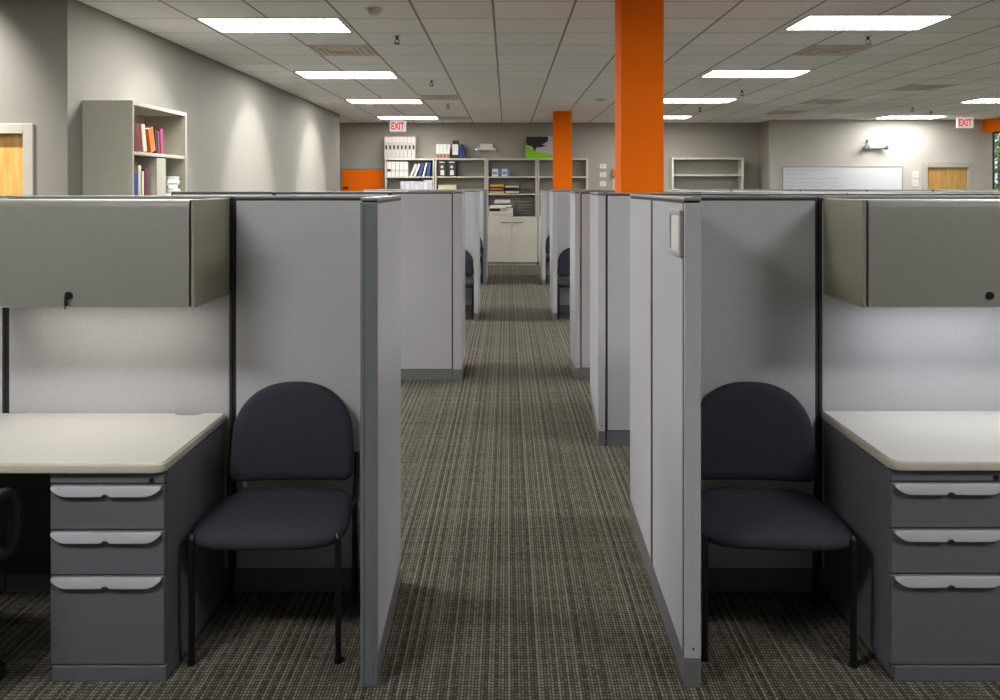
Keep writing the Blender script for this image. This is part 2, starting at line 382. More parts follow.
# second right unit
R2 = RY(5.05)
T2 = .046
panel((.594+T2/2, R2), (.629+T2/2, RY(5.62)), T2, 'second right wing partition along the aisle, before the orange column', end0='fabric', gap=(.012, .007))
panel((.629+T2/2, RY(5.624)), (.664+T2/2, RY(6.19)), T2, 'far half of the second right wing partition, beside the orange column', gap=(.007, .004), end1='fabric')
panel((.650, R2+T/2), (1.27, R2+T/2), T, 'crosswise partition just in front of the big orange column, seen beside the near right wing', gap=(.004, .009))
G = 'far partitions behind the bins, only their top caps showing'
LB = 'distant grey partition showing only its top cap above the front cubicles'
for a, b in ((1.275, 2.215), (2.22, 3.16), (3.165, 4.1)):
    panel((a, R2+T/2), (b, R2+T/2), T, LB, G)
# third right / second left
R3 = RY(6.81)
panel((.597+T2/2, R3), (.594+T2/2, RY(7.3)), T2, 'third right wing partition along the aisle, past the orange column', end0='fabric', gap=(.012, .004), end1='fabric')
panel((.650, R3+T/2), (1.6, R3+T/2), T, 'crosswise partition at the third right wing, a narrow strip showing', gap=(.004, .009))
for a, b in ((1.605, 2.8), (2.805, 4.0), (4.005, 5.2)):
    panel((a, R3+T/2), (b, R3+T/2), T, LB, G)
L2 = RY(6.755)
T3 = .078
panel((-1.02, L2+T/2), (-.393-T3-.004, L2+T/2), T, 'broad grey partition facing down the aisle behind the near left wing', gap=(.009, .004))
panel((-.393-T3/2, L2), (-.397-T3/2, RY(7.35)), T3, 'aisle-end wing with a thin strip face, right edge of the broad left partition', end0='fabric', gap=(.012, .004), end1='fabric')
for a, b in ((-2.03, -1.025), (-2.93, -2.035)):
    panel((a, L2+T/2), (b, L2+T/2), T, LB, G)
# third and fourth rows, both sides
for side, xa, rows in ((-1, (-.362, -.352), ('left', )), (1, (.578, .61), ('right', ))):
    for k, (re, rs) in enumerate(((9.79, 10.41), (13.38, 14.0))):
        x = xa[k]+side*T/2; sd = rows[0]; w = ('middle-distance', 'farthest')[k]
        panel((x, RY(re)), (x, RY(rs)+.07), T, f'{w} wing partition on the {sd} of the aisle beside a black chair', end0='trim' if side < 0 and k else 'fabric', gap=(.012, .004))
        xs = x+side*(T/2+.004)
        a, b = (xs, xs+.9) if side > 0 else (xs-.9, xs)
        panel((a, RY(rs)+T/2), (b, RY(rs)+T/2), T, f'{w} crosswise partition behind the small chair on the {sd}', gap=(.005, .005))
for a, b in ((-2.6, -1.32), (1.57, 2.8), (2.81, 4.05), (4.06, 5.3), (5.31, 6.5), (6.51, 7.7), (7.71, 8.9)):
    panel((a, RY(14.0)+T/2), (b, RY(14.0)+T/2), T, LB, G)

# ------------------------------------------------------------------ stacking side chair
def superell(w, d, n=40, e=4.0, taper=0.0):
    pts = []
    for i in range(n):
        a = 2*PI*i/n; c, s = math.cos(a), math.sin(a)
        x = math.copysign(abs(c)**(2/e), c)*w; y = math.copysign(abs(s)**(2/e), s)*d
        x *= 1-taper*(y/d)   # narrower to the back
        pts.append((x, y))
    return pts
def make_side_chair(label, loc, rotz):
    t = thing('side_chair', label, 'chair', loc, rotz, 'black side chairs')
    # seat cushion (waterfall front, domed)
    out = superell(.268, .240, 56, 4.4, .08); rings = []
    prof = ((.90, .414), (.97, .418), (1.0, .430), (1.0, .444), (.975, .457), (.90, .466), (.72, .473), (.45, .476), (.15, .477))
    for k, z in prof:
        r = []
        for x, y in out:
            yy = y*k; dz = -.008*max(0, (-yy-.12)/.12)**2
            r.append((x*k, yy-.005, z+dz))
        rings.append(r)
    MB().loft(rings).build('seat', M['chairfab'], t, smooth='full')
    # backrest: D-shaped pad, flat foot, leaning back
    n = 60; ol = []
    W, Z0, Z1 = .247, .505, .888
    zs = Z0+.16
    pts = []
    for i in range(31):
        a = PI*i/30; pts.append((W*.985*math.copysign(abs(math.cos(a))**.86, math.cos(a)), zs+(Z1-zs)*math.sin(a)**.92))
    for i in range(1, 6): pts.append((-W*(.985+.015*i/6), zs-(zs-Z0-.045)*i/6))
    for i in range(6):
        a = PI+PI/2*i/5; pts.append((-W+.04+.04*math.cos(a), Z0+.04+.04*math.sin(a)))
    for i in range(1, 6): pts.append((-W+.04+(2*W-.08)*i/6, Z0))
    for i in range(6):
        a = -PI/2+PI/2*i/5; pts.append((W-.04+.04*math.cos(a), Z0+.04+.04*math.sin(a)))
    for i in range(5, 0, -1): pts.append((W*(.985+.015*i/6), zs-(zs-Z0-.045)*i/6))
    cz = (Z0+Z1)/2
    rings = []
    for k, dy in ((.80, -.030), (.93, -.026), (.985, -.016), (1.0, 0), (.985, .014), (.93, .020), (.8, .022)):
        r = []
        for x, z in pts:
            xx = x*k; zz = cz+(z-cz)*k
            r.append((xx, .200+dy+(zz-Z0)*.13-.28*xx*xx, zz))
        rings.append(r)
    MB().loft(rings).build('backrest', M['chairfab'], t, smooth='full')
    MB().cyl((-.2, .225, .62), (.2, .225, .62), .009).build('back_bar', M['leg'], t, smooth=True)
    # tubular frame
    r = .0115
    for s in (-1, 1):
        MB().tube([(s*.258, -.212, .012), (s*.257, -.212, .20), (s*.258, -.212, .424), (s*.257, -.196, .440), (s*.250, -.10, .432)], r, 12).cyl((s*.258, -.212, 0), (s*.258, -.212, .02), .015).build('leg', M['leg'], t, smooth=True)
        MB().tube([(s*.250, .215, .012), (s*.250, .205, .25), (s*.252, .205, .43), (s*.256, .214, .52), (s*.255, .228, .605)], r, 12).cyl((s*.250, .215, 0), (s*.250, .215, .02), .015).build('leg', M['leg'], t, smooth=True)
        MB().tube([(s*.254, -.11, .43), (s*.248, 0, .428), (s*.25, .20, .43)], r, 10).build('seat_rail', M['leg'], t, smooth=True)
    MB().cyl((-.25, -.08, .392), (.25, -.08, .392), .009).cyl((-.25, .12, .392), (.25, .12, .392), .009).build('cross_tube', M['leg'], t, smooth=True)
    return t
CY = RY(2.94)
ch = make_side_chair('black padded side chair between the left desk and the short wing partition', (-.862, CY, 0), .025)
dup(ch, (.978, CY, 0), 'black padded side chair half hidden by the right wing partition, beside the right desk', -.075)
dup(ch, (-.695, RY(10.12), 0), 'small distant black chair behind the middle-distance left wing partition', 0)
dup(ch, (.92, RY(10.12), 0), 'small distant black chair behind the middle-distance right wing partition', 0)
dup(ch, (-.69, RY(13.7), 0), 'farthest black chair on the left, a dark sliver beside the aisle', 0)
dup(ch, (.94, RY(13.7), 0), 'farthest black chair on the right, a dark sliver beside the aisle', 0)

# ------------------------------------------------------------------ desks
DZ = .747; DT = .036; DF = RY(2.632)
def desktop(name, xin, xout, label, DZ=DZ, scooped=True):
    """worktop with a rounded front corner at its aisle end, cable scoop in the back edge"""
    s = 1 if xout > xin else -1; yb = SP-.004
    pts = [(xout, yb), (xout, DF)]
    c = .035
    for i in range(7):
        a = PI/2*i/6; pts.append((xin+s*c-s*c*math.sin(a), DF+c-c*math.cos(a)))
    pts += [(xin, yb)]
    sx = xin+s*.085; scoop = [(sx, yb), (sx+s*.012, yb-.022), (sx+s*.035, yb-.032), (sx+s*.085, yb-.032), (sx+s*.11, yb-.022), (sx+s*.122, yb)] 
    if scooped: pts += scoop
    t = thing('desk_worktop', label, 'desk', (0, 0, 0))
    core = MB().loft([[(x, y, DZ-DT+.004) for x, y in pts], [(x, y, DZ-.003) for x, y in pts], [(x, y, DZ) for x, y in [( (px-(xin+xout)/2)*.998+(xin+xout)/2, (py-(DF+yb)/2)*.994+(DF+yb)/2) for px, py in pts]]])
    core.build('worktop', M['desk'], t)
    # edge band: thin profile round the front and aisle end
    e = MB(); path = pts[1:10]
    inner = []
    for k, (x, y) in enumerate(path):
        cx_, cy_ = xin+s*.3, DF+.3
        n = Vector((0, -1)) if k == 0 else (Vector((-s, 0)) if k == len(path)-1 else Vector((-s*math.sin(PI/2*(k-1)/6), -math.cos(PI/2*(k-1)/6))))
        inner.append((x, y, n))
    prof = ((0, DZ-DT), (.005, DZ-DT+.004), (.007, DZ-DT/2), (.005, DZ-.008), (0, DZ-.0045))
    vr = [[e.bm.verts.new((x+n.x*o, y+n.y*o, z)) for o, z in prof] for x, y, n in inner]
    for a, b in zip(vr, vr[1:]):
        for k in range(len(prof)-1): e.bm.faces.new((a[k], a[k+1], b[k+1], b[k]))
    for a, b in zip(vr, vr[1:]): e.bm.faces.new((a[-1], a[0], b[0], b[-1]))
    e.build('edge_band', M['deskedge'], t, smooth=True)
    mx0, mx1 = sorted((xout-s*.03, xin+s*.42)); MB().box((mx0, SP-.075, .11), (mx1, SP-.055, DZ-DT), .002).build('kneehole_dark_panel', M['slot'], t)  # dark sheet added to make the kneehole read darker
    # far support gable
    MB().box((xout-.0 if s < 0 else xout-.03, DF+.06, 0), (xout+.03 if s < 0 else xout, SP-.02, DZ-DT), .003).build('end_gable', M['ped'], t)
    return t
desktop('desk', -1.172, -2.75, 'pale laminate worktop of the left cubicle over the grey drawer pedestal')
desktop('desk', 1.312, 2.6, 'pale laminate worktop of the right cubicle over the grey drawer pedestal', .756, False)

def make_pedestal(label, x0, lock_x):
    W, D, H = .398, SP-.02-RY(2.646), DZ-DT-.003
    t = thing('drawer_pedestal', label, 'drawer pedestal', (x0, RY(2.646), 0), 0, 'grey drawer pedestals')
    MB().box((0, .018, .03), (W, D, H), .004).build('body', M['ped'], t)
    MB().box((.012, -.006, 0), (W+.004, D-.02, .049), .002).build('plinth', M['ped'], t)
    tr = MB().box((.004, 0, .672), (W-.004, .02, H-.002), .003).build('top_rail', M['ped'], t)
    lk = MB().cyl((lock_x, .004, .684), (lock_x, -.006, .684), .0085, n=20, bev=.001).box((lock_x-.001, -.0075, .679), (lock_x+.001, -.005, .689)); lk.build('lock', M['black'], tr, smooth=True)
    for z0, z1 in ((.514, .668), (.360, .510), (.052, .356)):
        d = MB().box((.004, 0, z0), (W-.004, .02, z1), .004).build('drawer', M['ped'], t)
        # scoop pull: straight top, swept-up ends, thumb notch in the middle
        n = 48; xa, xb = .012, W-.012; top = []; bot = []
        for i in range(n+1):
            u = i/n; x = xa+(xb-xa)*u; e = min(u, 1-u)
            dep = .006+.026*(1-max(0, 1-e/.15)**2.2)
            q = abs(x-(xa+xb)/2)
            if q < .013: dep -= .009*(1-(q/.013)**2)**.5
            top.append(x); bot.append(dep)
        h = MB(); rows = []
        for x, dep in zip(top, bot):
            zt = z1-.004
            rows.append([h.bm.verts.new(p) for p in ((x, .001, zt), (x, -.010, zt), (x, -.012, zt-.003), (x, -.014-.004*dep/.036, zt-dep), (x, -.011-.004*dep/.036, zt-dep-.001), (x, -.0075, zt-.006), (x, .001, zt-.006))])
        for a, b in zip(rows, rows[1:]):
            for k in range(7): h.bm.faces.new((a[k], a[(k+1) % 7], b[(k+1) % 7], b[k]))
        h.bm.faces.new(rows[0]); h.bm.faces.new(rows[-1][::-1])
        h.build('handle', M['pull'], d, smooth=True)['label'] = 'light grey scooped drawer pull'
    return t
make_pedestal('grey three-drawer pedestal under the left desk, key lock at its top right', -1.566, .352)
make_pedestal('grey three-drawer pedestal under the right desk, cut by the right picture edge', 1.311, .360).scale.z = 1.012

# ------------------------------------------------------------------ overhead bins
BZ0, BZ1 = 1.243, 1.641; BF = RY(2.858)
def make_bin(label, x0, x1, lockx, key):
    t = thing('overhead_bin', label, 'overhead storage bin', ((x0+x1)/2, SP, BZ0)); w = (x1-x0)/2; D = SP-BF; H = BZ1-BZ0
    MB().box((-w+.016, -D+.02, 0), (w-.016, -.004, .018)).box((-w+.016, -D+.02, H-.02), (w-.016, -.004, H-.004)).box((-w+.016, -.02, .018), (w-.016, -.004, H-.02)).build('shell', M['bin'], t)
    for s in (-1, 1):
        MB().box((s*w, -D, -.004), (s*(w-.016), -.002, H), .006, 3).build('end_panel', M['binside'], t)['label'] = 'olive grey end panel'
    xa, xb = -w+.023, w-.023
    pr = [(-D+.0, .0), (-D, H-.030), (-D+.003, H-.016), (-D+.010, H-.006), (-D+.022, H-.001), (-D+.022, H-.014), (-D+.018, H-.03), (-D+.018, 0)]
    d = MB().loft([[(xa, y, z) for y, z in pr], [(xb, y, z) for y, z in pr]]).build('door', M['bin'], t, smooth=True)
    lx = lockx-(x0+x1)/2; lz = RH(295.5, 2.858)-BZ0
    MB().cyl((lx, -D+.002, lz), (lx, -D-.008, lz), .0145, n=24, bev=.002).cyl((lx, -D-.008, lz), (lx, -D-.010, lz), .007).build('lock', M['black'], d, smooth=True)
    if key:
        k = MB().box((lx-.0012, -D-.022, lz-.004), (lx+.0012, -D-.008, lz+.004))
        k.cyl((lx-.002, -D-.020, lz-.026), (lx+.002, -D-.020, lz-.026), .011, n=20).box((lx-.0055, -D-.023, lz-.048), (lx-.0015, -D-.019, lz-.018), .001).box((lx-.007, -D-.022, lz-.02), (lx+.003, -D-.019, lz-.004), .001)
        k.build('key', M['black'], d)
    MB().box((-w+.12, -.25, -.022), (w-.12, -.13, -.001), .004).build('task_light', M['white'], t)
    return t
make_bin('closed grey overhead bin above the left desk, key hanging from its lock', -2.085, -1.152, RX(69, 2.858), True)
make_bin('closed grey overhead bin above the right desk, round black lock without key', 1.313, 2.235, RX(989.5, 2.858), False)

# name plate on right wing
a = math.atan2(.013, RY(3.27)-RY(2.61))
ypl = RY(2.725); npz = 1.447
t = thing('name_plate', 'small grey name plate holder with white card on the near right wing', 'name plate', (.598+.003-.0004, ypl, npz))
for o in ():
    pass
fr = MB(); w2, h2 = .104, .160
fr.box((-.014, -w2, 0), (0, w2, .018), .003).box((-.014, -w2, h2-.018), (0, w2, h2), .003).box((-.014, -w2, .018), (0, -w2+.024, h2-.018), .003).box((-.014, w2-.024, .018), (0, w2, h2-.018), .003).box((-.004, -w2+.02, .016), (0, w2-.02, h2-.016))
fr.build('holder', M['pull'], t, rotz=-a); MB().box((-.008, -w2+.022, .017), (-.004, w2-.022, h2-.017)).build('card', M['paper'], t, rotz=-a)

# ------------------------------------------------------------------ task chair at left picture edge (one arm shows)
oc = thing('office_chair', 'black office chair tucked at the left desk, only its loop armrest in view', 'office chair', (-1.965, RY(2.50), 0), 0)
MB().loft([[(x*k, y*k, z) for x, y in superell(.25, .24, 40, 3.5)] for k, z in ((.9, .43), (1, .45), (1, .48), (.95, .50), (.7, .51), (.2, .512))]).build('seat', M['chairfab'], oc, smooth='full')
MB().loft([[(x*k, -.25+dy, .82+z*k) for x, z in superell(.22, .24, 40, 3)] for k, dy in ((.8, -.03), (1, -.01), (1, .01), (.8, .03))]).build('backrest', M['chairfab'], oc, smooth='full')
MB().tube([(0, -.1, .42), (0, -.24, .43), (0, -.28, .6), (0, -.27, .75)], .022).build('back_stem', M['black'], oc, smooth=True)
for s in (-1, 1):
    def ring(cx):
        return [(s*.245, .12, .445), (s*.285, .13, .46), (s*.30, .13, .55), (s*.30, .115, .64), (s*.295, .04, .672), (s*.29, -.08, .672), (s*.295, -.15, .63), (s*.298, -.14, .53), (s*.285, -.10, .46), (s*.245, -.08, .445)]
    MB().tube(ring(0), .022, 12).build('armrest', M['black'], oc, smooth=True)
MB().cyl((0, 0, .1), (0, 0, .43), .028).build('gas_column', M['black'], oc, smooth=True)
bs = MB(); bs.cyl((0,0,.08), (0,0,.13), .045)
for k in range(5):
    an = 2*PI*k/5+PI/5; bs.tube([(0,0,.115), (.16*math.cos(an), .16*math.sin(an), .10), (0.27*math.cos(an), 0.27*math.sin(an), .075)], .018)
bs.build('star_base', M['black'], oc, smooth=True)
for k in range(5):
    an = 2*PI*k/5+PI/5; c = Vector((0.27*math.cos(an), 0.27*math.sin(an), .028)); u = Vector((-math.sin(an), math.cos(an), 0))*.02
    MB().cyl(c-u, c+u, .028, n=18).build('caster', M['black'], oc, smooth=True)

# ------------------------------------------------------------------ left bookcase with books
bk = thing('bookcase', 'tall grey bookcase standing against the white left wall', 'bookcase', (XL, RY(6.1), 0))
BD, BW, BH = .40, RY(7.13)-RY(6.1), 2.372
for y0 in (0, BW-.025): MB().box((.002, y0, 0), (BD, y0+.025, BH), .003).build('side_panel', M['shelf'], bk)
MB().box((.002, .025, 0), (.014, BW-.025, BH-.002)).build('back_panel', M['shelf'], bk)
MB().box((.014, .025, BH-.035), (BD-.004, BW-.025, BH-.002), .003).build('top', M['shelf'], bk)
SH = [1.972, 1.60, 1.23, .86, .49, .10]
for z in SH: MB().box((.014, .025, z-.028), (BD-.012, BW-.025, z), .003).build('shelf', M['shelf'], bk)
MB().box((.05, .025, 0), (BD-.03, BW-.025, .07)).build('plinth', M['shelf'], bk)
def book(x, y, z, th, h, d, m, label, lean=0.0, group=None, out=1, axis='x', name='book'):
    """upright book; spine faces +X (axis='x') or the camera, -Y (axis='y'); lean tips it along the row"""
    t = thing(name, label, 'book' if name == 'book' else name.replace('_', ' '), (x, y, z), 0 if axis == 'x' else -PI/2, group)
    if lean: t.rotation_euler = ((-lean, 0, 0) if axis == 'x' else (0, lean, 0)) if axis == 'x' else (-lean, 0, -PI/2)
    c = MB().box((-d, 0, 0), (0, th*.14, h), .0006, 1).box((-d, th*.86, 0), (0, th, h), .0006, 1).box((-.004, 0, 0), (.001, th, h), .0015, 2)
    c.build('cover', m, t); MB().box((-d+.006, th*.14, .005), (-.004, th*.86, h-.006)).build('pages', M['paper'], t)
    return t
def yb_(px): return RY(2.97*774/(VX-px))
BX = XL+.36
gb = 'books on the top shelf of the left bookcase'
z = SH[0]
spec = [(134.9, 136.2, .150, 'amber', 'amber book at the near end of the bookcase upper shelf', -.04),
        (137.6, 140.4, .215, 'dark_red', 'dark red book, first of the two red ones on the upper shelf', -.12),
        (140.5, 143.2, .215, 'crimson', 'brighter red book between the dark red and cream ones', -.13),
        (146.0, 149.6, .225, 'cream', 'cream book leaning between red and orange ones on the upper shelf', -.22),
        (153.6, 158.4, .205, 'burnt_orange', 'thick orange book leaning on the upper shelf', -.30),
        (158.8, 160.2, .205, 'charcoal', 'black book between the orange and plum ones', -.16),
        (160.5, 162.4, .19, 'plum', 'thin plum book beside the magenta one', -.10),
        (163.2, 166, .215, 'magenta', 'magenta book at the far end of the upper shelf row', -.10)]
for x0, x1, h, m, lb, ln in spec:
    y0, y1 = yb_(x0), yb_(x1); book(BX, y0+max(0, 0), z+.0015, y1-y0, h, .20, M[m], lb, ln, gb)
z = SH[1]; gb = 'books on the second shelf of the left bookcase'
for x0, x1, h, m, lb in [(134.2, 135.8, .23, 'sky_blue', 'pale blue book hard against the near side of the lower visible shelf'), (136.2, 140.0, .20, 'royal_blue', 'royal blue book on the lower visible shelf of the bookcase'), (140.8, 143.6, .265, 'cream', 'tall cream book beside the royal blue one'),
                         (144.4, 146.4, .22, 'pale_grey', 'grey book between the cream and maroon ones'), (147.2, 150.6, .235, 'maroon', 'maroon book beside the grey file box')]:
    y0, y1 = yb_(x0), yb_(x1); book(BX, y0, z, y1-y0, h, .20, M[m], lb, 0, gb)
fy0, fy1 = yb_(156.5), yb_(165.5)
fb = thing('file_box', 'tall grey file box standing on the second bookcase shelf', 'file box', (BX+.02, fy0, z))
MB().box((-.30, 0, 0), (-.004, .006, .335), .001).box((-.30, fy1-fy0-.006, 0), (-.004, fy1-fy0, .335), .001).box((-.30, .006, 0), (-.294, fy1-fy0-.006, .335)).box((-.294, .006, 0), (-.004, fy1-fy0-.006, .006)).build('box', M['shelf2'], fb)
MB().box((-.004, 0, 0), (.002, fy1-fy0, .335), .0015).build('front_panel', M['shelf'], fb)
py0, py1 = yb_(168), yb_(181)
zz = z
for i in range(5):
    hh = .034+.006*(i % 2); dy = .012*math.sin(i*2.1)
    t = thing('paper_stack', ['lowest bundle in the paper pile on the bookcase', 'second bundle from the bottom of the bookcase paper pile', 'middle bundle of the bookcase paper pile', 'second bundle from the top of the bookcase paper pile', 'topmost bundle of the bookcase paper pile'][i], 'paper', (BX+.01, (py0+py1)/2+dy, zz), random.uniform(-.12, .12), 'paper bundles on the left bookcase')
    w2 = (py1-py0)/2-.012*(i % 3)
    for k in range(3):
        MB().box((-.26+.006*k, -w2+random.uniform(0, .012), hh*k/3), (random.uniform(-.008, .006), w2-random.uniform(0, .012), hh*(k+1)/3-.001), .003).build('sheets', M['paper'], t)
    zz += hh

# ------------------------------------------------------------------ back wall shelf units
HF = RY(17.08); BFr = RY(16.75)
ux = [RX(384.6, 17.08), RX(434.6, 17.08), RX(486.3, 17.08), RX(537.4, 17.08), RX(588.3, 17.08)]
HT = RH(158.4, 17.08); CT = RH(217.0, 16.75)
lvl = [RH(176.4, 17.08), RH(193.6, 17.08)]
ulab = ['grey shelf unit of white binders, first from the left on the back wall', 'grey shelf unit with black boxes, second from the left on the back wall', 'grey shelf unit with printer and white cupboard, at the end of the aisle', 'grey shelf unit behind the far orange column']
for i in range(4):
    w = ux[i+1]-ux[i]-.012
    t = thing('shelf_unit', ulab[i], 'shelf unit', (ux[i]+.006, HF, 0), 0, 'shelf units along the back wall')
    D = YB-HF-.004
    for x0 in (0, w-.035): MB().box((x0, 0, CT), (x0+.035, D, HT), .003).build('side_panel', M['shelf2'], t)
    MB().box((.035, D-.014, CT), (w-.035, D, HT-.003)).build('back_panel', M['shelfback'], t)
    MB().box((.035, .0, HT-.035), (w-.035, D-.014, HT), .003).build('top', M['shelf2'], t)
    for zl in lvl: MB().box((.035, .006, zl-.03), (w-.035, D-.014, zl), .003).build('shelf', M['shelf2'], t)
    yf = BFr-HF
    MB().box((0, yf+.02, .06), (w, D, CT-.002), .003).build('cupboard', M['cabdoor'], t)
    MB().box((-.004, yf, CT-.03), (w+.004, D, CT), .003).build('counter', M['cabdoor'], t)
    MB().box((.01, yf+.05, 0), (w-.01, D, .06)).build('plinth', M['cabdoor'], t)
    for s in (0, 1):
        d = MB().box((w/2*s+.003, yf, .065), (w/2*(s+1)-.003, yf+.02, CT-.034), .003).build('cupboard_door', M['cabdoor'], t)
        hx = w/2+(.13 if s else -.13)
        MB().tube([(hx-.10, yf, CT-.12), (hx-.095, yf-.02, CT-.12), (hx+.095, yf-.02, CT-.12), (hx+.10, yf, CT-.12)], .007, 8, 3).build('door_handle', M['slot'], d, smooth=True)
# wide bookcase on the right part of the back wall
wx0, wx1 = RX(672, 17.08), RX(744, 17.08); WT = RH(157.5, 17.08)
t = thing('wide_bookcase', 'wide empty grey bookcase against the back wall right of the big column', 'bookcase', (wx0, HF, 0)); w = wx1-wx0; D = YB-HF-.004
for x0 in (0, w-.04): MB().box((x0, 0, 0), (x0+.04, D, WT), .003).build('side_panel', M['shelf2'], t)
MB().box((.04, D-.014, 0), (w-.04, D, WT-.003)).build('back_panel', M['shelfback'], t)
MB().box((.04, 0, WT-.04), (w-.04, D-.014, WT), .003).build('top', M['shelf2'], t)
for zl in (RH(174.5, 17.08), 1.56, 1.15, .75, .35): MB().box((.04, .005, zl-.035), (w-.04, D-.014, zl), .003).build('shelf', M['shelf2'], t)

# small things on the back shelves
def bxx(px): return RX(px, 17.08)
def binder(px0, px1, z, h, m, label, group, lean=0, ring=True, band=None, y=None, cat='binder', name='binder'):
    x0, x1 = bxx(px0), bxx(px1); th = x1-x0-.007
    t = thing(name, label, cat, (x0, HF+.03 if y is None else y, z), 0, group); d = .24
    if lean: t.rotation_euler.y = lean
    MB().box((0, 0, 0), (.004, d, h), .001).box((th-.004, 0, 0), (th, d, h), .001).box((.004, 0, 0), (th-.004, .005, h), .0015).build('cover', m, t)
    MB().box((.005, .012, .006), (th-.005, d-.02, h-.012)).build('pages', M['paper'], t)

    if band: MB().box((.003, -.002, h*band[1]), (th-.003, .001, h*band[2]), .0005).build('spine_label', M[band[0]], t)
    return t
def oval(th, h, zc, rx, rz):
    mb = MB(); n = 20
    mb.loft([[(th/2+rx*math.cos(2*PI*k/n), yy, zc+rz*math.sin(2*PI*k/n)) for k in range(n)] for yy in (-.003, .002)]); return mb
zt = HT+.0005
ordn = ['first', 'second', 'third', 'fourth', 'fifth', 'sixth', 'seventh', 'eighth']
for i in range(8):
    t = binder(384.2+3.9*i, 384.2+3.9*(i+1), zt, .482, M['file_white'], f'tall white file with dark oval hole, {ordn[i]} from the left above the binder shelves', 'tall white files on top of the left unit', ring=False, name='file', cat='file')
    oval(bxx(388.1)-bxx(384.2)-.003, .48, .245, .022, .055).build('finger_hole', M['charcoal'], t)
    MB().box((.004, -.002, .36), (.080, .001, .47), .0005).build('spine_label', M['pinkish'], t)
for i in range(5):
    binder(387+4.2*i, 387+4.2*(i+1), lvl[0], .325, M['white'], f'white binder, {ordn[i]} from the left on the upper shelf of the left unit', 'white binders on the upper shelf', ring=False, band=('pale_grey', .3, .5) if i else ('charcoal', .33, .5))
for px0, px1, m, ln, lb in ((409.2, 412.0, 'white', .42, 'white binder leaning beside the upright white row'), (413, 415.8, 'white', .38, 'second white binder leaning, next to the blue one'), (417.5, 420.5, 'navy', .32, 'blue binder leaning on the upper shelf, left of the pale one'), (422.2, 424.4, 'white', .24, 'pale binder leaning between two blue ones'), (426.2, 429.6, 'navy', .12, 'blue binder at the right end of the upper shelf')):
    binder(px0, px1, lvl[0]+.002, .31, M[m], lb, 'leaning binders on the upper shelf', lean=ln, ring=False)
for i in range(7):
    binder(400.3+4.6*i, 400.3+4.6*(i+1), lvl[1], .27+.03*(i > 4), M['white' if i % 2 == 0 else 'lavender'], f'{"white" if i % 2 == 0 else "lavender"} magazine file, {ordn[i]} from the left on the lower shelf', 'magazine files on the lower shelf', ring=False, band=('lavender' if i % 2 == 0 else 'white', .25, .8), name='magazine_file', cat='magazine file')
for i in range(4):
    binder(436+3.55*i, 436+3.55*(i+1), zt, .315, M['white'], f'white binder with brown lower half, {ordn[i]} from the left above the black boxes', 'brown and white binders', ring=False, band=('brown', .02, .32))
binder(452.3, 458.6, zt, .40, M['charcoal'], 'thick black binder with white label on top of the second unit', None, ring=False, band=('white', .2, .78))
binder(459.6, 462.6, zt, .30, M['royal_blue'], 'blue binder standing beside the thick black one', None, ring=False)
binder(463.0, 466.0, zt+.002, .235, M['royal_blue'], 'short blue binder leaning at the end of the row', None, lean=-.22, ring=False)
for i, (a_, b_) in enumerate(((437.2, 446.2), (446.8, 456))):
    x0, x1 = bxx(a_), bxx(b_); w = x1-x0
    t = thing('archive_box', ['black archive box with white labels, left of the pair', 'black archive box with white labels, right of the pair'][i], 'box', (x0, HF+.03, lvl[0]), 0, 'black archive boxes')
    MB().box((0, 0, 0), (w, .28, .30), .004).build('box', M['charcoal'], t); MB().box((-.002, -.004, .30), (w+.002, .284, .335), .004).build('lid', M['charcoal'], t)
    MB().box((.05, -.006, .30), (w-.04, -.003, .325)).build('lid_label', M['white'], t)
    MB().cyl((w*.52, -.001, .21), (w*.52, .004, .21), .035).build('handle_hole', M['pale_grey'], t); MB().box((w*.35, -.002, .03), (w*.75, .001, .14)).build('label', M['white'], t)
x0, x1 = bxx(438.2), bxx(456)
t = thing('card_box', 'pale green box lying on the lower shelf of the second unit', 'box', (x0, HF+.03, lvl[1]+.055))
MB().box((0, 0, 0), (x1-x0, .25, .105), .012).build('box', M['pale_green'], t); MB().box((-.003, -.003, .105), (x1-x0+.003, .253, .135), .008).build('lid', M['pale_green'], t)
t = thing('document_tray', 'flat grey document tray below the pale green box', 'tray', (x0, HF+.03, lvl[1]))
MB().box((0, 0, 0), (x1-x0+.05, .26, .012), .003).build('tray', M['charcoal'], t); MB().box((.01, .005, .013), (x1-x0+.04, .25, .053), .004).build('papers', M['pale_grey'], t)
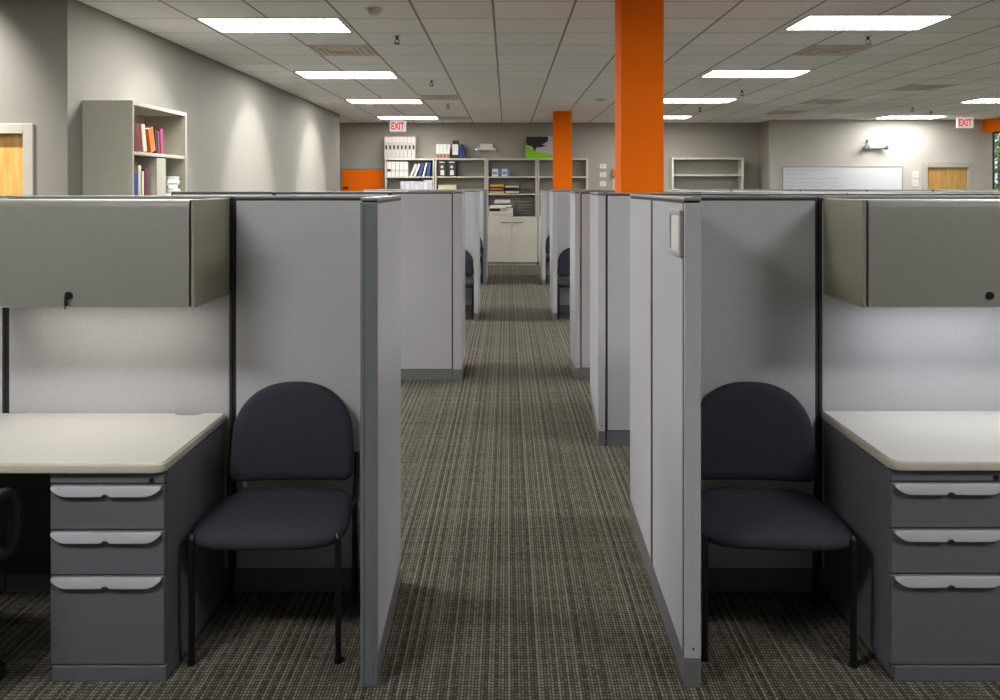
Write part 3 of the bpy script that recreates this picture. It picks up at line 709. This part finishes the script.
# unit 3
for i, (a_, b_) in enumerate(((492, 500.2), (501.6, 509.6))):
    x0, x1 = bxx(a_), bxx(b_); w = x1-x0
    t = thing('tissue_box', ['white and blue carton, left of the two on the top shelf', 'white and blue carton, right of the two on the top shelf'][i], 'box', (x0, HF+.05, lvl[0]), 0, 'white and blue cartons')
    MB().box((0, 0, 0), (w*.72, .18, .165), .003).build('carton', M['white'], t); MB().box((w*.72, 0, 0), (w, .18, .165), .003).build('side', M['sky_blue'], t)
    MB().box((w*.1, -.002, .05), (w*.6, .001, .10)).build('print', M['sky_blue'], t)
x0, x1 = bxx(489.8), bxx(503.6)
for k, (zb, m, lb) in enumerate(((lvl[1], 'tan', 'tan letter tray at the bottom of the stack on the middle shelf'), (lvl[1]+.075, 'brown', 'brown letter tray between the tan and yellow ones'), (lvl[1]+.15, 'yellow', 'yellow letter tray on top of the stack on the middle shelf'))):
    t = thing('letter_tray', lb, 'tray', (x0, HF+.02, zb), 0, 'coloured letter trays')
    MB().box((0, 0, 0), (x1-x0, .30, .012), .002).box((0, 0, .012), (.01, .30, .06), .002).box((x1-x0-.01, 0, .012), (x1-x0, .30, .06), .002).box((.01, 0, .012), (x1-x0-.01, .01, .05), .002).build('tray', M[m], t)
    MB().box((.02, .02, .013), (x1-x0-.02, .28, .045), .003).build('papers', M['paper' if k != 1 else 'charcoal'], t)
x0, x1 = bxx(504.6), bxx(520)
for k, (zb, lb) in enumerate(((lvl[1], 'lower black letter tray beside the coloured stack'), (lvl[1]+.12, 'upper black letter tray beside the coloured stack'))):
    t = thing('letter_tray', lb, 'tray', (x0, HF+.02, zb), 0, 'black letter trays')
    MB().box((0, 0, 0), (x1-x0, .30, .012), .002).box((0, 0, .012), (.012, .30, .118), .002).box((x1-x0-.012, 0, .012), (x1-x0, .30, .118), .002).build('tray', M['charcoal'], t)
    MB().box((.02, .01, .013), (x1-x0-.02, .28, .055), .003).build('papers', M['paper'], t)
# printer
x0, x1 = RX(489, 16.8), RX(513, 16.8); w = x1-x0
t = thing('printer', 'white office printer on the counter at the end of the aisle', 'printer', (x0, RY(16.84), CT))
MB().box((0, 0, 0), (w, .40, .20), .012).build('body', M['white'], t)
MB().box((.02, -.01, .205), (w-.03, .36, .255), .012).build('scanner', M['white'], t)
MB().box((0, .0, .195), (w, .40, .21), .004).build('seam_band', M['charcoal'], t)
MB().box((.01, -.006, .12), (w*.45, .02, .19), .004).build('output_slot', M['charcoal'], t)
MB().box((.0, -.12, .19), (w*.7, .02, .205), .004, rot=Matrix.Rotation(.12, 3, 'X')).build('paper_tray', M['pale_grey'], t)
MB().box((.12, .02, .27), (w-.06, .38, .35), .015, rot=Matrix.Rotation(-.13, 3, 'X')).build('feeder_lid', M['pale_grey'], t)
MB().box((.02, -.008, .02), (w-.02, .002, .09), .004).build('paper_drawer', M['pale_grey'], t)
# wire rack
x0, x1 = RX(516.5, 16.9), RX(533.5, 16.9); w = x1-x0
t = thing('wire_file_rack', 'dark wire letter rack on the counter beside the printer', 'letter rack', (x0, RY(16.92), CT))
for xx in (0, w): MB().tube([(xx, 0, 0), (xx, 0, .31), (xx, .27, .31), (xx, .27, 0)], .006, 8, 3).build('side_frame', M['slot'], t)
for k in range(5):
    z = .03+.065*k; m = MB()
    for yy in (0, .27): m.cyl((0, yy, z), (w, yy, z), .005, n=8)
    for q in range(1, 7): m.cyl((w*q/7, 0, z), (w*q/7, .27, z), .003, n=6)
    m.build('tier', M['slot'], t)
# picture on top of units 3 and 4
px0, px1 = RX(525.6, 17.3), RX(566, 17.3); ph = RH(136, 17.3)-HT
t = thing('picture', 'unframed print with dark shape over lime green, propped on top of the shelf units', 'picture', (px0, RY(17.25), HT+.001)); t.rotation_euler.x = -.12
w = px1-px0
MB().box((0, 0, 0), (w, .03, ph), .003).build('canvas', M['lilac'], t)
MB().prism([(0, .001), (w, .001), (w, .07), (w*.6, .10), (w*.3, .16), (0, .30)], (-.003, .0)).build('green_area', M['lime'], t)
MB().prism([(.01, ph-.01), (w*.56, ph-.01), (w*.55, ph*.76), (w*.40, ph*.62), (w*.52, ph*.56), (w*.36, ph*.5), (w*.28, ph*.5), (w*.22, ph*.30), (w*.17, ph*.52), (.01, ph*.62)], (-.005, -.001)).build('dark_shape', M['charcoal'], t)
# orange board in the recess, white plates, orange box
x0, x1 = RX(341.5, 17.4), RX(383, 17.4)
t = thing('wall_board', 'bright orange board on the grey back wall left of the binder shelves', 'wall board', (x0, YB-.03, 0))
MB().box((0, 0, .0), (x1-x0, .028, RH(169.5, 17.4)), .003).build('board', M['orange'], t); MB().box((-.008, -.004, RH(169.5, 17.4)), (x1-x0+.008, .028, RH(169.5, 17.4)+.02), .003).build('top_trim', M['base'], t)
MB().box((.03, -.004, RH(189, 17.4)), (.15, .0, RH(186.5, 17.4)), .002).build('tag', M['maroon'], t)
for i, (ya, ybm) in enumerate(((163.8, 168.4), (172.2, 177.2), (181.2, 186.2))):
    z0, z1 = RH(ybm, 17.4), RH(ya, 17.4); xx0, xx1 = RX(600, 17.4), RX(606.5, 17.4); w = xx1-xx0
    t = thing('wall_plate', ['white wall plate, top one of the column of three', 'white wall plate, middle one of the column of three', 'white wall plate, bottom one of the column of three'][i], 'wall plate', (xx0, YB, z0), 0, 'white wall plates in a column')
    MB().box((0, -.01, 0), (w, -.001, z1-z0), .004).build('plate', M['white'], t); MB().box((w*.35, -.018, (z1-z0)*.3), (w*.65, -.009, (z1-z0)*.7), .002).build('switch', M['paper'], t)
xx0, xx1 = RX(612.6, 17.4), RX(624, 17.4)
t = thing('alarm_box', 'small orange box on the back wall at the left edge of the big column', 'alarm', (xx0, YB, RH(176.6, 17.4)))
MB().box((0, -.09, 0), (xx1-xx0, -.001, .19), .008).build('housing', M['fire_orange'], t); MB().box((.03, -.10, .05), (xx1-xx0-.03, -.089, .14), .006).build('face', M['burnt_orange'], t)
t = thing('notice_holder', 'white notice holder on the back wall just below the small orange box', 'notice holder', (xx0+.015, YB, RH(189.5, 17.4)))
MB().box((0, -.03, 0), (xx1-xx0-.03, -.001, .26), .004).build('holder', M['white'], t); MB().box((.015, -.034, .02), (xx1-xx0-.045, -.029, .24)).build('notice', M['cream'], t)

# emergency lights
def emergency(px0, px1, py0, py1, raw, y, label):
    x0, x1 = RX(px0, raw), RX(px1, raw); z0, z1 = RH(py1, raw), RH(py0, raw); w = x1-x0; h = z1-z0
    t = thing('emergency_light', label, 'emergency light', ((x0+x1)/2, y, z0), 0, 'emergency lights')
    MB().box((-w*.36, -.10, h*.10), (w*.36, -.001, h), .02, 3).build('battery_case', M['white'], t)
    for s in (-1, 1):
        c = Vector((s*w*.42, -.11, h*.35))
        hd = MB().cyl(c+Vector((0, .05, .01)), c+Vector((s*.02, -.03, -.03)), h*.17, h*.30, n=18).build('lamp_head', M['white'], t, smooth=True)
        MB().sph(c+Vector((s*.02, -.032, -.031)), h*.24, (1, .25, 1)).build('lens', M['chrome'], hd, smooth=True)
emergency(476.8, 495.2, 143.5, 151, 17.3, YB, 'white twin-head emergency light on the back wall above the shelf units')
emergency(865.8, 886, 138.5, 149.5, 16.6, YBR, 'white twin-head emergency light on the wall above the whiteboard')

# whiteboard
x0, x1 = RX(783.5, 16.65), RX(903, 16.65); z1 = RH(167, 16.65); z0 = .93
t = thing('whiteboard', 'wide whiteboard with faint writing on the right back wall', 'whiteboard', (x0, YBR, z0)); w = x1-x0; h = z1-z0
MB().box((0, -.018, 0), (w, -.002, h), .002).build('surface', M['board'], t)
MB().box((-.015, -.024, -.015), (w+.015, -.001, .006), .003).box((-.015, -.024, h-.006), (w+.015, -.001, h+.015), .003).box((-.015, -.024, .006), (.006, -.001, h-.006), .003).box((w-.006, -.024, .006), (w+.015, -.001, h-.006), .003).build('frame', M['cap'], t)
MB().box((.2, -.09, -.03), (w-.2, -.018, -.012), .004).build('pen_tray', M['cap'], t)
rnd = random.Random(3)
for r_, (zz, xe) in enumerate(((h-.07, .95), (h-.15, .55), (h-.25, 1.25), (h-.33, 1.2), (h-.41, 1.3), (h-.49, 1.1))):
    wr = MB(); n = int(xe/.022); pts = []
    for k in range(n): pts.append(Vector((.06+(xe-.06)*k/n, -.0195, zz+(rnd.uniform(-.026, .028) if (k+r_) % 7 else -.022))))
    q = [[wr.bm.verts.new(p+Vector((0, 0, o))) for o in (-.005, .005)] for p in pts]
    for a_, b_ in zip(q, q[1:]): wr.bm.faces.new((a_[0], a_[1], b_[1], b_[0]))
    wr.build('writing_line', M['ink'], t)
for i, (ya, ybm) in enumerate(((171.4, 178), (179.3, 186.6))):
    z0, z1 = RH(ybm, 16.65), RH(ya, 16.65); xx0, xx1 = RX(912.6, 16.65), RX(919.6, 16.65); w = xx1-xx0
    t = thing('wall_plate', ['upper white switch plate left of the far right door', 'lower white switch plate left of the far right door'][i], 'wall plate', (xx0, YBR, z0), 0, 'switch plates by the far door')
    MB().box((0, -.01, 0), (w, -.001, z1-z0), .004).build('plate', M['white'], t); MB().box((w*.38, -.018, (z1-z0)*.3), (w*.62, -.009, (z1-z0)*.7), .002).build('switch', M['paper'], t)

# EXIT signs
def text_mesh(s, size, depth):
    c = bpy.data.curves.new('t', 'FONT'); c.body = s; c.size = size; c.extrude = depth; c.align_x = 'CENTER'; c.offset = size*.03
    o = bpy.data.objects.new('t', c); COL.objects.link(o); dg = bpy.context.evaluated_depsgraph_get()
    me = bpy.data.meshes.new_from_object(o.evaluated_get(dg)); bpy.data.objects.remove(o); return me
def exit_sign(px0, px1, ytop, ybot, raw, label):
    x0, x1 = RX(px0, raw), RX(px1, raw); w = (x1-x0)/2; z0, z1 = RH(ybot, raw), RH(ytop, raw); h = z1-z0
    t = thing('exit_sign', label, 'exit sign', ((x0+x1)/2, RY(raw), z0), 0, 'exit signs')
    MB().box((-w, -.012, 0), (w, .03, h), .006).build('housing', M['exitface'], t)
    MB().cyl((0, .01, h), (0, .01, CEIL-z0-.008), .009).cyl((0, .01, CEIL-z0-.02), (0, .01, CEIL-z0), .05).build('hanger', M['white'], t, smooth=True)
    me = text_mesh('EXIT', h*.92, .002)
    me.transform(Matrix.Rotation(PI/2, 4, 'X')); xs = [v.co.x for v in me.vertices]; zs = [v.co.z for v in me.vertices]
    sx = (2*w*.80)/(max(xs)-min(xs)); sz = h*.66/(max(zs)-min(zs))
    for v in me.vertices: v.co = ((v.co.x-(max(xs)+min(xs))/2)*sx, v.co.y-.0145, (v.co.z-min(zs))*sz+h*.18)
    me.materials.clear(); me.materials.append(M['red'])
    o = bpy.data.objects.new('letters', me); COL.objects.link(o); o.parent = t
exit_sign(389.8, 406, 120.6, 131.6, 15.5, 'red and white EXIT sign hanging above the white binders')
exit_sign(956.8, 973.2, 117.4, 128, 15.9, 'red and white EXIT sign hanging near the far right door')

# ------------------------------------------------------------------ ceiling things
def make_troffer(loc, label, lens):
    t = thing('ceiling_light', label, 'ceiling light', loc, 0, 'fluorescent ceiling lights')
    W, D = .60, .295
    MB().box((-W, -D, -.006), (W, D, -.001)).build('lens', M[lens], t)
    f = MB(); o = .024
    f.box((-W-o, -D-o, -.010), (-W, D+o, -.0005), .002).box((W, -D-o, -.010), (W+o, D+o, -.0005), .002).box((-W, -D-o, -.010), (W, -D, -.0005), .002).box((-W, D, -.010), (W, D+o, -.0005), .002)
    f.build('frame', M['white'], t)
    return t
XS = (TX0-TILE, TX0+7*TILE, TX0+15*TILE)
Y0 = TY0+TILE/2
first = dimmed = None
XS = (TX0-TILE, TX0+7*TILE, TX0+15*TILE, TX0-9*TILE)
names = {0: 'left', 1: 'right', 2: 'far right'}
seen = {(0, 0): 'nearest ceiling light panel of the left row', (0, 1): 'second ceiling light panel of the left row', (0, 2): 'third ceiling light panel of the left row', (0, 3): 'farthest ceiling light panel of the left row, by the exit sign',
        (1, 0): 'nearest ceiling light panel right of the big orange column', (1, 1): 'second ceiling light panel right of the big column', (1, 2): 'third ceiling light panel right of the big column', (1, 3): 'farthest ceiling light panel touching the big column edge',
        (2, 2): 'ceiling light panel cut by the right picture edge', (2, 3): 'ceiling light panel near the right exit sign'}
for i in range(4):
    for j in (-2, -1, 0, 1, 2, 3):
        if i == 2 and j < 0 or i == 3 and j > -1: continue
        lb = seen.get((i, j), 'lit ceiling light panel beyond the edge of the picture')
        p = (XS[i]+(.03 if i in (1, 2) else 0), Y0+j*5*TILE-(.17 if i in (1, 2) else .05), CEIL)
        if j == 3:
            if dimmed is None: dimmed = make_troffer(p, lb, 'lens_dim')
            else: dup(dimmed, p, lb)
        elif first is None: first = make_troffer(p, lb, 'lens')
        else: dup(first, p, lb)
def vent(px, j, label):
    cx = TX0+(px+.5)*TILE; cy = TY0+(j+.5)*TILE
    t = thing('ceiling_vent', label, 'ceiling vent', (cx, cy, CEIL), 0, 'ceiling vents')
    a = TILE/2-.012
    f = MB()
    for k, q in enumerate((a, a*.80, a*.60, a*.40)):
        i_ = q-.022; z0 = -.012-.004*k
        f.box((-q, -q, z0), (q, -i_, -.0008)).box((-q, i_, z0), (q, q, -.0008)).box((-q, -i_, z0), (-i_, i_, -.0008)).box((i_, -i_, z0), (q, i_, -.0008))
    f.build('louvre', M['vent'], t); MB().box((-a+.03, -a+.03, -.005), (a-.03, a-.03, -.0008)).build('throat', M['ventdark'], t)
vent(-1, 2, 'square ceiling vent behind the nearest left ceiling light')
vent(7, 2, 'square ceiling vent behind the nearest right ceiling light')
vent(0, 9, 'ceiling vent between the third and farthest left ceiling lights')
vent(0, 15, 'thin far ceiling vent near the back wall')
vent(11, 7, 'ceiling vent toward the upper right, left of the picture-edge light')
vent(10, 10, 'nearer of two close ceiling vents above the whiteboard')
vent(10, 13, 'farther of two close ceiling vents above the whiteboard')
def ceil_at(px, py):
    r = 774*HC/(VY-py); return (RX(px, r), RY(r), CEIL)
def sprinkler(px, py, label):
    t = thing('sprinkler', label, 'sprinkler', ceil_at(px, py), 0, 'ceiling sprinklers')
    MB().cyl((0,0,-.006), (0,0,-.0005), .035, n=20).build('escutcheon', M['vent'], t, smooth=True)
    MB().cyl((0,0,-.04), (0,0,-.006), .013).tube([(-.018,0,-.035), (-.02,0,-.06), (0,0,-.075)], .004, 6).tube([(.018,0,-.035), (.02,0,-.06), (0,0,-.075)], .004, 6).build('head', M['winframe'], t, smooth=True)
    MB().cyl((0,0,-.082), (0,0,-.076), .03, n=20).build('deflector', M['winframe'], t, smooth=True)
for px, py, lb in ((397, 35.5, 'nearest sprinkler left of the aisle'), (431.6, 80, 'second sprinkler down the left side of the aisle'), (448, 103.5, 'third sprinkler, far left of the aisle'), (868, 36, 'sprinkler just behind the nearest right ceiling light'),
                   (742, 90, 'sprinkler above the wide empty bookcase, nearer one'), (700, 107.2, 'sprinkler above the wide empty bookcase, farther one'), (912.5, 107.5, 'left of two sprinklers near the far right ceiling light'), (931, 110.8, 'right of two sprinklers near the far right ceiling light')):
    sprinkler(px, py, lb)
t = thing('smoke_detector', 'white smoke detector on the ceiling at top, left of the aisle', 'smoke detector', ceil_at(374, 8.5))
MB().cyl((0,0,-.014), (0,0,-.0005), .075, n=32, bev=.004).build('mount', M['white'], t, smooth=True); MB().cyl((0,0,-.05), (0,0,-.014), .045, .062, n=32, bev=.006).build('sensor', M['white'], t, smooth=True)
t = thing('smoke_detector', 'small far smoke detector on the ceiling left of the big column', 'smoke detector', ceil_at(601, 99))
MB().cyl((0,0,-.012), (0,0,-.0005), .10, n=32, bev=.004).build('mount', M['white'], t, smooth=True); MB().cyl((0,0,-.04), (0,0,-.012), .045, .07, n=32, bev=.006).build('sensor', M['white'], t, smooth=True)

# ------------------------------------------------------------------ lights
def spot(x, y, d, nrm, t, blend, power, col=(1,.985,.94)):
    """recessed wall washer: axis tipped so that its cone grazes the wall; beam kept even down the wall, as a reflector does"""
    th = math.atan(t)
    l = bpy.data.lights.new('wall_washer', 'SPOT'); l.energy = power; l.spot_size = 2*th; l.spot_blend = blend; l.color = col; l.shadow_soft_size = .03
    l.use_nodes = True; nt = l.node_tree; em = nt.nodes['Emission']; fo = N(nt, 'ShaderNodeLightFalloff'); fo.inputs['Strength'].default_value = 1.0
    nt.links.new(fo.outputs['Constant'], em.inputs['Strength'])
    o = bpy.data.objects.new('wall_washer', l); COL.objects.link(o)
    n = Vector((*nrm, 0)); o.location = Vector((x, y, CEIL-.012))+n*d
    o.rotation_euler = (-n*math.sin(th)+Vector((0, 0, -math.cos(th)))).to_track_quat('-Z', 'Y').to_euler(); return o
for r in (7.25, 10.1, 13.3):
    spot(XL, RY(r), .95, (1, 0), .75, .42, 50 if r < 8 else 84)
spot(-4.3, YN, .53, (0, -1), 1.22, .75, 190)
spot(RX(900, 16.6), YBR, .8, (0, -1), .95, 1.0, 2.5)
def area(loc, sx, sy, power, col, rot=(0,0,0), name='task_lamp'):
    l = bpy.data.lights.new(name, 'AREA'); l.shape = 'RECTANGLE'; l.size = sx; l.size_y = sy; l.energy = power; l.color = col
    o = bpy.data.objects.new(name, l); COL.objects.link(o); o.location = loc; o.rotation_euler = rot; return o
area((-1.60, SP-.19, BZ0-.024), .66, .07, 1.65, (1, .95, .86))
area((1.80, SP-.19, BZ0-.024), .66, .07, 2.0, (.88, .92, 1.0))
w = bpy.data.worlds.new('world'); SC.world = w; w.use_nodes = True
bg = w.node_tree.nodes['Background']; bg.inputs['Color'].default_value = (.80, .90, 1.0, 1); bg.inputs['Strength'].default_value = 1.2

# ------------------------------------------------------------------ camera
cd = bpy.data.cameras.new('camera'); cam = bpy.data.objects.new('camera', cd); COL.objects.link(cam)
cam.location = (0, 0, EYE); cam.rotation_euler = (PI/2, 0, 0)
cd.sensor_width = 36; cd.lens = 36*F/1000; cd.shift_x = -(VX-500)/1000; cd.shift_y = (VY-350)/1000
cd.clip_start = .05; cd.clip_end = 200
SC.camera = cam
SC.view_settings.view_transform = 'Standard'; SC.view_settings.look = 'None'; SC.view_settings.gamma = 1
SC.view_settings.use_curve_mapping = False; SC.view_settings.exposure = 0.0
SC.cycles.max_bounces = 8; SC.cycles.diffuse_bounces = 6; SC.cycles.use_denoising = True
try: SC.cycles.denoiser = 'OPENIMAGEDENOISE'
except Exception: pass
